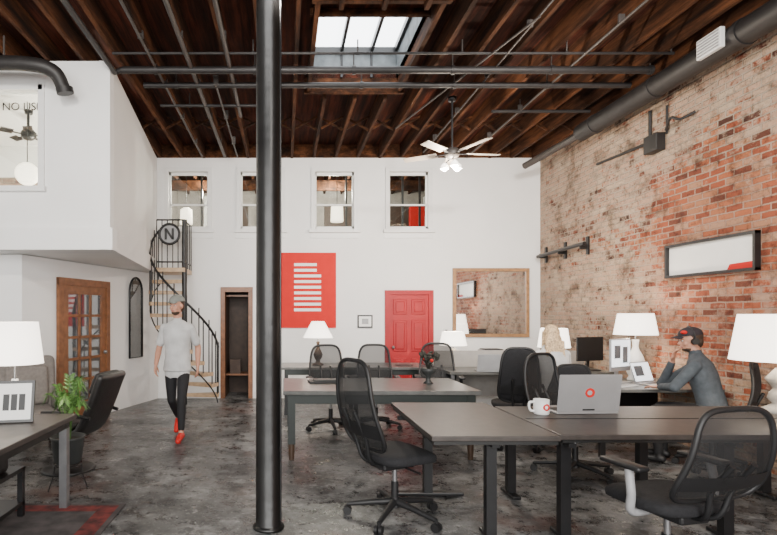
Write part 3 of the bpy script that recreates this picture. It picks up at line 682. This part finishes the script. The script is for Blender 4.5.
for i in range(26):
    a = random.uniform(0, 6.28); rr_ = random.uniform(.03, .12); hz = random.uniform(.25, .36)
    g.tube([(0, 0, .13), (rr_*.4*math.cos(a), rr_*.4*math.sin(a), hz*.7), (rr_*math.cos(a), rr_*math.sin(a), hz)], .003, 'flower', 5)
    g.ell((rr_*math.cos(a), rr_*math.sin(a), hz), (.025, .012, .03), 'flower', (a, .5, a), 8, 6)
g.ell((.03, -.04, .27), .02, 'redposter'); g.ell((-.05, -.03, .29), .018, 'redposter'); g.build('potted_flowers', (1.68, 6.1, .748))
g = G(); g.cyl((0, 0, 0), (0, 0, .008), .13, .15, 'pot', 28); g.build('serving_plate', (1.9, 8.3, .746))
g = G(); g.box((0, 0, .006), (.3, .22, .01), 'paper'); g.box((.02, .03, .014), (.22, .3, .006), 'paper', rot=(0, 0, .4)); g.build('paper_stack', (3.64, 6.3, .748), .3)
g = G(); g.box((0, 0, .008), (.36, .12, .016), 'trimw', bev=.004)
for i in range(4): g.box((0, -.04+.027*i, .018), (.33, .02, .005), 'greyplas')
g.build('keyboard', (3.80, 5.83, .748), R(25))

# lounge chair & armchair
g = G()
pr = spline([(0, -.52, 1.06), (0, -.47, .95), (0, -.38, .72), (0, -.27, .50), (0, -.16, .42), (0, .05, .42), (0, .22, .46), (0, .3, .45)], 5)
g.ribbon(pr, .54, .10, 'leather'); g.ribbon(spline([(0, -.47, 1.07), (0, -.43, .98), (0, -.38, .86)], 5), .46, .09, 'leather'); g.ribbon(spline([(0, -.14, .485), (0, .05, .48), (0, .22, .505)], 5), .48, .07, 'leather')
for sd in (-1, 1):
    g.tube(spline([(sd*.29, -.42, .62), (sd*.31, -.2, .66), (sd*.31, .1, .64), (sd*.3, .16, .56), (sd*.28, .0, .44)], 6), .02, 'black'); g.box((sd*.31, -.06, .675), (.07, .34, .03), 'leather', bev=.014, seg=3)
g.cyl((0, 0, .05), (0, 0, .38), .03, k='chrome'); g.lathe([(0, 0), (.27, 0), (.28, .012), (.25, .03), (.05, .05), (0, .05)], 'black', seg=36); g.box((0, 0, .365), (.3, .3, .03), 'black')
g.build('lounge_chair', (-2.17, 5.22, 0), R(80), sc=.92)
g = G(); g.box((0, 0, .27), (.68, .66, .24), 'greyfab', bev=.05, seg=4); g.box((0, .03, .43), (.5, .56, .13), 'greyfab', bev=.05, seg=4)
g.box((0, -.3, .72), (.66, .16, .68), 'greyfab', rot=(.14, 0, 0), bev=.07, seg=4); g.box((0, -.2, .72), (.46, .12, .46), 'greyfab', rot=(.14, 0, 0), bev=.05, seg=4)
for sd in (-1, 1): g.box((sd*.32, .02, .47), (.12, .62, .3), 'greyfab', bev=.05, seg=4); [g.cyl((sd*.27, y, 0), (sd*.27, y, .17), .02, .028, 'darkwood') for y in (-.26, .26)]
g.build('armchair', (-2.92, 5.95, 0), R(215))
g = G(); g.lathe([(0, .24), (.1, .24), (.115, .26), (.14, .46), (.15, .48), (.14, .48), (.13, .44), (0, .44)], 'pot'); g.lathe([(0, .445), (.13, .445)], 'soil')
for i in range(4):
    a = i*math.pi/2+.4; c, s_ = math.cos(a), math.sin(a); g.tube(spline([(c*.13, s_*.13, .46), (c*.11, s_*.11, .2), (c*.16, s_*.16, .006)], 6), .006, 'black')
g.tube([(.12*math.cos(t*.3927), .12*math.sin(t*.3927), .235) for t in range(16)], .006, 'black', 6, True)
for i in range(17):
    a = random.uniform(0, 6.28); L = random.uniform(.10, .20); up = random.uniform(.32, .58); c, s_ = math.cos(a), math.sin(a)
    pts = spline([(c*.02, s_*.02, .44), (c*L*.35, s_*L*.35, .44+up*.7), (c*L*.8, s_*L*.8, .44+up*.98), (c*L*1.1, s_*L*1.1, .44+up*.85)], 6)
    g.tube(pts, .0035, 'leaf', 5)
    for j in range(7, len(pts)):
        p = pts[j]; t = (pts[j]-pts[j-1]).normalized(); sdv = t.cross(Vector((0, 0, 1)))
        sdv = sdv.normalized() if sdv.length > .01 else Vector((1, 0, 0))
        for sg in (-1, 1):
            q = p+sdv*sg*.05+t*.05-Vector((0, 0, .02)); mid = p.lerp(q, .5)
            g.add([p, mid+t*.009, q, mid-t*.009], [(0, 1, 2, 3)], 'leaf')
g.build('potted_palm', (-1.92, 4.60, 0))

# ------------------------------------------------------------ people
class Body:
    def __init__(s): s.g = G(); s.pr = []; s.mk = []
    def cap(s, p, q, r1, r2, k):
        p = Vector(p); q = Vector(q)
        s.g.cyl(p, q, r1, r2, k, 18); s.g.ell(p, r1, k, (0, 0, 0), 16, 12); s.g.ell(q, r2, k, (0, 0, 0), 16, 12); s.pr.append(('c', p, q, r1, r2, k))
    def ell(s, c, r, k, rot=Matrix.Identity(3)):
        bm = bmesh.new(); bmesh.ops.create_uvsphere(bm, u_segments=24, v_segments=16, radius=1); bmesh.ops.scale(bm, vec=r, verts=bm.verts)
        s.g.bm(bm, k, True, Matrix.Translation(c) @ rot.to_4x4()); s.pr.append(('e', Vector(c), r, rot, k))
    def loft(s, rings, k, X=Vector((1, 0, 0)), ks=None):
        vs = []; n = 28
        C = [Vector(r[0]) for r in rings]
        for i, (c, rx, ry) in enumerate(rings):
            t = (C[min(i+1, len(C)-1)]-C[max(i-1, 0)]).normalized(); Y = t.cross(X).normalized()
            for j in range(n): a = 2*math.pi*j/n; vs.append(C[i]+X*rx*math.cos(a)+Y*ry*math.sin(a))
        fs = [(i*n+j, i*n+(j+1) % n, (i+1)*n+(j+1) % n, (i+1)*n+j) for i in range(len(C)-1) for j in range(n)]
        fs += [tuple(reversed(range(n))), tuple(range((len(C)-1)*n, len(C)*n))]
        s.g.add(vs, fs, k, True)
        for i in range(len(C)-1):
            s.pr.append(('l', C[i], C[i+1], rings[i][1:], rings[i+1][1:], X, (ks[i] if ks else k)))
    def hand(s, w, d, nrm, side, curl=.5, k='skin'):
        w = Vector(w); d = Vector(d).normalized(); nrm = Vector(nrm); nrm = (nrm-d*nrm.dot(d)).normalized(); sd = d.cross(nrm).normalized()*side
        s.loft([(w-d*.01, .026, .02), (w+d*.03, .036, .016), (w+d*.085, .041, .014), (w+d*.095, .036, .01)], k, sd)
        for i, L in enumerate((.072, .080, .074, .058)):
            o = (1.5-i)*.0215; b0 = w+d*.085+sd*o; sp = sd*(1.5-i)*.06
            d1 = (d+sp+nrm*curl*.5).normalized(); d2 = (d+nrm*curl*1.3).normalized(); d3 = (d*.7+nrm*curl*2).normalized()
            p1 = b0+d1*L*.45; p2 = p1+d2*L*.32; p3 = p2+d3*L*.23
            s.cap(b0, p1, .0095, .009, k); s.cap(p1, p2, .009, .0082, k); s.cap(p2, p3, .0082, .007, k)
        t0 = w+d*.025+sd*.028; t1 = t0+(sd*.8+d*.7+nrm*.3).normalized()*.042; t2 = t1+(sd*.25+d+nrm*.3).normalized()*.03
        s.cap(t0, t1, .013, .011, k); s.cap(t1, t2, .011, .009, k)
    def head(s, c, yaw=0, pitch=0, hair='hair', long=False, beard=False):
        c = Vector(c); m = (Matrix.Rotation(yaw, 3, 'Z') @ Matrix.Rotation(pitch, 3, 'X')); s.hm = m; s.hc = c
        P = lambda x, y, z: c+m @ Vector((x, y, z))
        s.ell(P(0, -.01, .025), (.078, .098, .094), 'skin', m); s.ell(P(0, .02, -.045), (.060, .068, .072), 'skin', m); s.ell(P(0, .06, -.09), (.028, .024, .022), 'hair' if beard else 'skin', m)
        s.cap(P(0, .082, .01), P(0, .102, -.026), .009, .014, 'skin'); s.ell(P(0, .078, .03), (.05, .016, .012), 'skin', m)
        s.ell(P(0, .084, -.062), (.024, .011, .008), 'lips', m)
        for sx in (-1, 1): s.ell(P(sx*.08, -.005, -.01), (.012, .02, .03), 'skin', m); s.ell(P(sx*.04, .06, -.03), (.024, .02, .022), 'skin', m)
        if hair: s.ell(P(0, -.03, .04), (.084, .092, .093), hair, m); s.ell(P(0, -.06, -.02), (.072, .052, .07), hair, m)
        if beard: s.ell(P(0, .03, -.084), (.054, .050, .033), 'hair', m)
        if long:
            s.ell(P(0, -.045, .02), (.098, .098, .115), hair, m); s.ell(P(0, -.075, -.09), (.108, .082, .14), hair, m); s.ell(P(0, -.095, -.20), (.115, .065, .13), hair, m)
            for i in range(11): x = -.1+.02*i; s.cap(P(x, -.13, -.10), P(x*1.1+random.uniform(-.01, .01), -.15, -.34+abs(x)*.5+random.uniform(-.03, .02)), .020, .008, hair)
            for sx in (-1, 1): s.cap(P(sx*.088, -.02, .03), P(sx*.105, .0, -.20), .022, .016, hair)
    def finish(s, name, loc, rz, extra=None, voxel=.006):
        tmp = s.g.build('tmp'); md = tmp.modifiers.new('r', 'REMESH'); md.mode = 'VOXEL'; md.voxel_size = voxel
        sm = tmp.modifiers.new('s', 'SMOOTH'); sm.factor = .5; sm.iterations = 4
        bpy.context.view_layer.update(); dg = bpy.context.evaluated_depsgraph_get(); me = bpy.data.meshes.new_from_object(tmp.evaluated_get(dg)); bpy.data.objects.remove(tmp)
        n = len(me.polygons); cc = np.empty(n*3); me.polygons.foreach_get('center', cc); cc = cc.reshape(-1, 3)
        keys = []; best = np.full(n, 1e9); idx = np.zeros(n, int)
        for p in s.pr:
            k = p[-1]
            if k not in keys: keys.append(k)
            if p[0] == 'e':
                rel = (cc-np.array(p[1])) @ np.array(p[3]); q = rel/np.array(p[2]); d = (np.linalg.norm(q, axis=1)-1)*min(p[2])
            else:
                a = np.array(p[1]); b_ = np.array(p[2]); ab = b_-a; t = np.clip(((cc-a) @ ab)/max(ab @ ab, 1e-9), 0, 1); rel = cc-a-t[:, None]*ab
                if p[0] == 'c': d = np.linalg.norm(rel, axis=1)-(p[3]*(1-t)+p[4]*t)
                else:
                    X = np.array(p[5]); ax = rel @ X; rest = np.linalg.norm(rel-ax[:, None]*X, axis=1)
                    rx = p[3][0]*(1-t)+p[4][0]*t; ry = p[3][1]*(1-t)+p[4][1]*t
                    d = (np.sqrt((ax/rx)**2+(rest/ry)**2)-1)*np.minimum(rx, ry)
            sel = d < best-1e-6; best[sel] = d[sel]; idx[sel] = keys.index(k)
        me.materials.clear()
        for k in keys: me.materials.append(M[k])
        me.polygons.foreach_set('material_index', idx.astype(np.int32)); me.polygons.foreach_set('use_smooth', np.ones(n, bool)); me.update()
        emp = empty(name, loc, rz); o = bpy.data.objects.new('body', me); bpy.context.collection.objects.link(o); o.parent = emp
        g = G(); m = s.hm; P = lambda x, y, z: s.hc+m @ Vector((x, y, z))
        for sx in (-1, 1):
            g.ell(P(sx*.031, .0785, .004), (.012, .008, .007), 'eyew'); g.ell(P(sx*.031, .0845, .004), .0055, 'eyed'); g.tube([P(sx*.014, .095, .026), P(sx*.032, .093, .031), P(sx*.048, .083, .026)], .0035, 'hair', 6)
        g.build('eyes', parent=emp)
        if extra:
            g = G(); k = extra
            def dome(u, v):
                a = 2*math.pi*u; ph = v*math.pi/2
                return P(.094*math.cos(a)*math.cos(ph), -.012+.110*math.sin(a)*math.cos(ph), .052+.085*math.sin(ph)**.9)
            g.grid(dome, 28, 8, k)
            for off in (.058, .053):
                g.grid(lambda u, v: P((2*u-1)*.075*(1-.35*v*v), .075+.028*(1-(2*u-1)**2)+v*.07*(1-(2*u-1)**2*.5), off-.012*(2*u-1)**2-.012*v), 12, 6, k)
            g.ell(P(0, -.012, .137), .008, k)
            if k == 'capdark': g.ell(P(-.05, .06, .09), (.03, .03, .02), 'redposter')
            g.build('cap', parent=emp)
            if k == 'capdark':
                g = G(); g.tube([P(.104*math.cos(t*math.pi/14), -.01, -.005+.148*math.sin(t*math.pi/14)) for t in range(15)], .008, 'plastic', 8)
                for sx in (-1, 1): g.cyl(P(sx*.082, -.008, -.01), P(sx*.112, -.008, -.01), .036, .032, 'plastic', 20)
                g.build('headphones', parent=emp)
        return emp

b = Body(); V3 = Vector
b.loft([((0, 0, .845), .184, .130), ((0, 0, .88), .180, .128), ((0, 0, .94), .170, .124), ((0, 0, 1.02), .158, .118), ((0, .0, 1.13), .158, .116), ((0, .005, 1.26), .178, .122), ((0, 0, 1.36), .196, .116), ((0, -.005, 1.42), .180, .095), ((0, -.008, 1.455), .125, .07), ((0, -.006, 1.485), .072, .062)], 'tee')
b.cap((0, -.01, 1.46), (0, .01, 1.60), .057, .052, 'skin')
b.head((0, .035, 1.67), yaw=R(-22), pitch=R(-4), beard=True)
b.loft([((0, 0, .76), .13, .090), ((0, 0, .86), .15, .10), ((0, 0, .95), .14, .1)], 'pants')
def leg(h, k, a, toe, toez=.045):
    h, k, a, toe = map(Vector, (h, k, a, toe))
    b.cap(h, h.lerp(k, .5), .082, .072, 'pants'); b.cap(h.lerp(k, .5), k, .072, .055, 'pants')
    b.cap(k, k.lerp(a, .35), .055, .054, 'pants'); b.cap(k.lerp(a, .35), k.lerp(a, .88), .054, .04, 'pants'); b.cap(k.lerp(a, .86), a, .032, .032, 'skin')
    hd = (toe-a); hd.z = 0; hd.normalize(); heel = a-hd*.035+V3((0, 0, -.045))
    b.cap(a+V3((0, 0, -.03)), heel, .04, .038, 'shoe'); b.cap(a+V3((0, 0, -.04)), a.lerp(toe, .6), .042, .036, 'shoe'); b.cap(heel, toe, .037, .032, 'shoe'); b.cap(a.lerp(toe, .6)+V3((0, 0, -.01)), toe, .038, .03, 'shoe')
leg((-.085, 0, .85), (-.10, .17, .49), (-.12, .26, .115), (-.13, .44, .05))
leg((.085, 0, .85), (.075, .0, .47), (.065, -.28, .20), (.06, -.16, .045))
def arm(S, E, W, sleeve, k, r=(.056, .05, .043, .028), skinfrom=1.0):
    S, E, W = map(Vector, (S, E, W))
    if sleeve < 1:
        m_ = S.lerp(E, sleeve); b.cap(S, m_, r[0], r[1]+.008, k); b.cap(m_, E, .043, .038, 'skin'); b.cap(E, E.lerp(W, .35), .038, .040, 'skin'); b.cap(E.lerp(W, .35), W, .040, .026, 'skin')
    else:
        b.cap(S, E, r[0]+.004, r[1], k); b.cap(E, E.lerp(W, .9), r[1], .036, k); b.cap(E.lerp(W, .85), W, .028, .026, 'skin')
arm((.170, 0, 1.385), (.245, -.03, 1.13), (.225, .16, .94), .72, 'tee'); b.hand((.225, .165, .935), (-.02, .35, -.9), (-1, 0, .1), -1, .5)
arm((-.170, 0, 1.385), (-.238, -.12, 1.14), (-.235, -.12, .90), .72, 'tee'); b.hand((-.235, -.12, .895), (0, .1, -1), (1, 0, 0), 1, .5)
b.finish('walking_man', (-1.37, 6.62, 0), R(176), 'capgrey')

def seated(name, loc, rz, top, yaw, pitch, hair, long, cap, face_hand, bottom='pants', shoe='plastic', sc=1.0):
    global b
    b = Body()
    b.loft([((0, -.02, .50), .16, .11), ((0, -.02, .56), .18, .13), ((0, 0, .66), .168, .125), ((0, .03, .78), .165, .12), ((0, .07, .93), .188, .128), ((0, .10, 1.03), .196, .118), ((0, .112, 1.085), .165, .09), ((0, .12, 1.12), .11, .07), ((0, .128, 1.155), .068, .06)], top)
    b.cap((0, .12, 1.13), (0, .15, 1.23), .056, .052, 'skin')
    b.head((0, .175, 1.29), yaw, pitch, hair, long, beard=bool(cap))
    for sx in (-1, 1):
        h = V3((sx*.09, .0, .56)); k = V3((sx*.13, .44, .55)); a = V3((sx*.13, .42, .12)); toe = V3((sx*.14, .58, .045))
        b.cap(h, k, .088, .062, bottom); b.cap(k, a, .06, .042, bottom); b.cap(a+V3((0, -.03, -.07)), toe, .038, .032, shoe); b.cap(a, a+V3((0, 0, -.06)), .038, .04, shoe)
    if face_hand:
        arm((.175, .11, 1.04), (.19, .44, .80), (.07, .33, 1.06), 1, top); b.hand((.068, .328, 1.065), (-.25, -.2, .9), (-.3, -1, 0), -1, .6)
        arm((-.175, .11, 1.04), (-.25, .27, .82), (-.06, .42, .79), 1, top); b.hand((-.055, .425, .79), (.5, 1, -.08), (0, 0, -1), -1, .3)
    else:
        for sx in (-1, 1):
            arm((sx*.165, .11, 1.04), (sx*.25, .25, .82), (sx*.12, .52, .81), 1, top); b.hand((sx*.12, .525, .81), (-sx*.2, 1, -.1), (0, 0, -1), sx, .3)
    return b.finish(name, loc, rz, cap)
seated('seated_man', (4.30, 5.24, 0), R(45), 'sweater', R(30), R(-8), 'hair', False, 'capdark', True)
seated('seated_woman', (3.45, 6.62, 0), R(-5), 'tee', 0, R(-6), 'blonde', True, None, False)

# ------------------------------------------------------------ lights
w = bpy.data.worlds.new('sky'); bpy.context.scene.world = w; w.use_nodes = True
w.node_tree.nodes['Background'].inputs[0].default_value = (1, .985, .96, 1); w.node_tree.nodes['Background'].inputs[1].default_value = .85
def area(name, loc, rot, sx, sy, e, c=(1, 1, 1)):
    l = bpy.data.lights.new(name, 'AREA'); l.shape = 'RECTANGLE'; l.size = sx; l.size_y = sy; l.energy = e; l.color = c
    o = bpy.data.objects.new(name, l); bpy.context.collection.objects.link(o); o.location = loc; o.rotation_euler = rot; return o
area('added_front_fill', (0, -2.8, 2.6), (R(80), 0, 0), 8, 3.0, 900, (1, .985, .955))  # added, unseen area lamp behind the camera, brightens the whole room
def spot(loc, tgt, e, ang=90, c=(1, .94, .86)):  # added spots with housings, out of view, to brighten walls and tables
    g = G(); g.lathe([(0, .08), (.05, .08), (.06, 0), (.055, -.06), (.05, -.06), (.05, 0), (0, .01)], 'black'); g.cyl((0, 0, .05), (0, 0, H-loc[2]), .012, k='black')
    o0 = g.build('added_spot_housing', loc)
    l = bpy.data.lights.new('added_spot_fill', 'SPOT'); l.energy = e; l.spot_size = R(ang); l.spot_blend = 1; l.shadow_soft_size = .12; l.color = c
    o = bpy.data.objects.new('added_spot_fill', l); bpy.context.collection.objects.link(o); o.location = Vector(loc)-Vector((0, 0, .15))
    o.rotation_euler = (Vector(tgt)-Vector(loc)).to_track_quat('-Z', 'Y').to_euler()
spot((0, 3.6, 4.15), (-.5, 9.7, 2.4), 780); spot((2.6, 3.6, 4.15), (2.8, 9.7, 2.4), 780); spot((1.8, 2.6, 4.15), (4.76, 6.3, 2.0), 620, 95); spot((-1.6, 2.0, 4.15), (-3.2, 6.5, 2.6), 420, 100)
spot((1.2, 1.2, 4.15), (1.2, 4.6, 0), 240, 100)
def pt(n, loc, e, r_=.1, c=(1, .86, .70)):
    l = bpy.data.lights.new(n, 'POINT'); l.energy = e; l.shadow_soft_size = r_; l.color = c
    o = bpy.data.objects.new(n, l); bpy.context.collection.objects.link(o); o.location = loc
pt('fan_light', (2.25, 7.0, 3.42), 190, .06); pt('upstairs_light', (1.0, 11.0, 4.1), 300, .08); pt('upstairs_light', (-1.6, 11.0, 4.1), 180, .08); pt('mezzanine_light', (-3.0, 7.6, 3.3), 160, .08)

# ------------------------------------------------------------ camera
cd = bpy.data.cameras.new('camera'); cd.sensor_width = 36; cd.lens = 24.09; cd.shift_x = .1332; cd.shift_y = .0611
co = bpy.data.objects.new('camera', cd); bpy.context.collection.objects.link(co); co.location = (0, 0, 1.55); co.rotation_euler = (R(90), 0, 0)
bpy.context.scene.camera = co
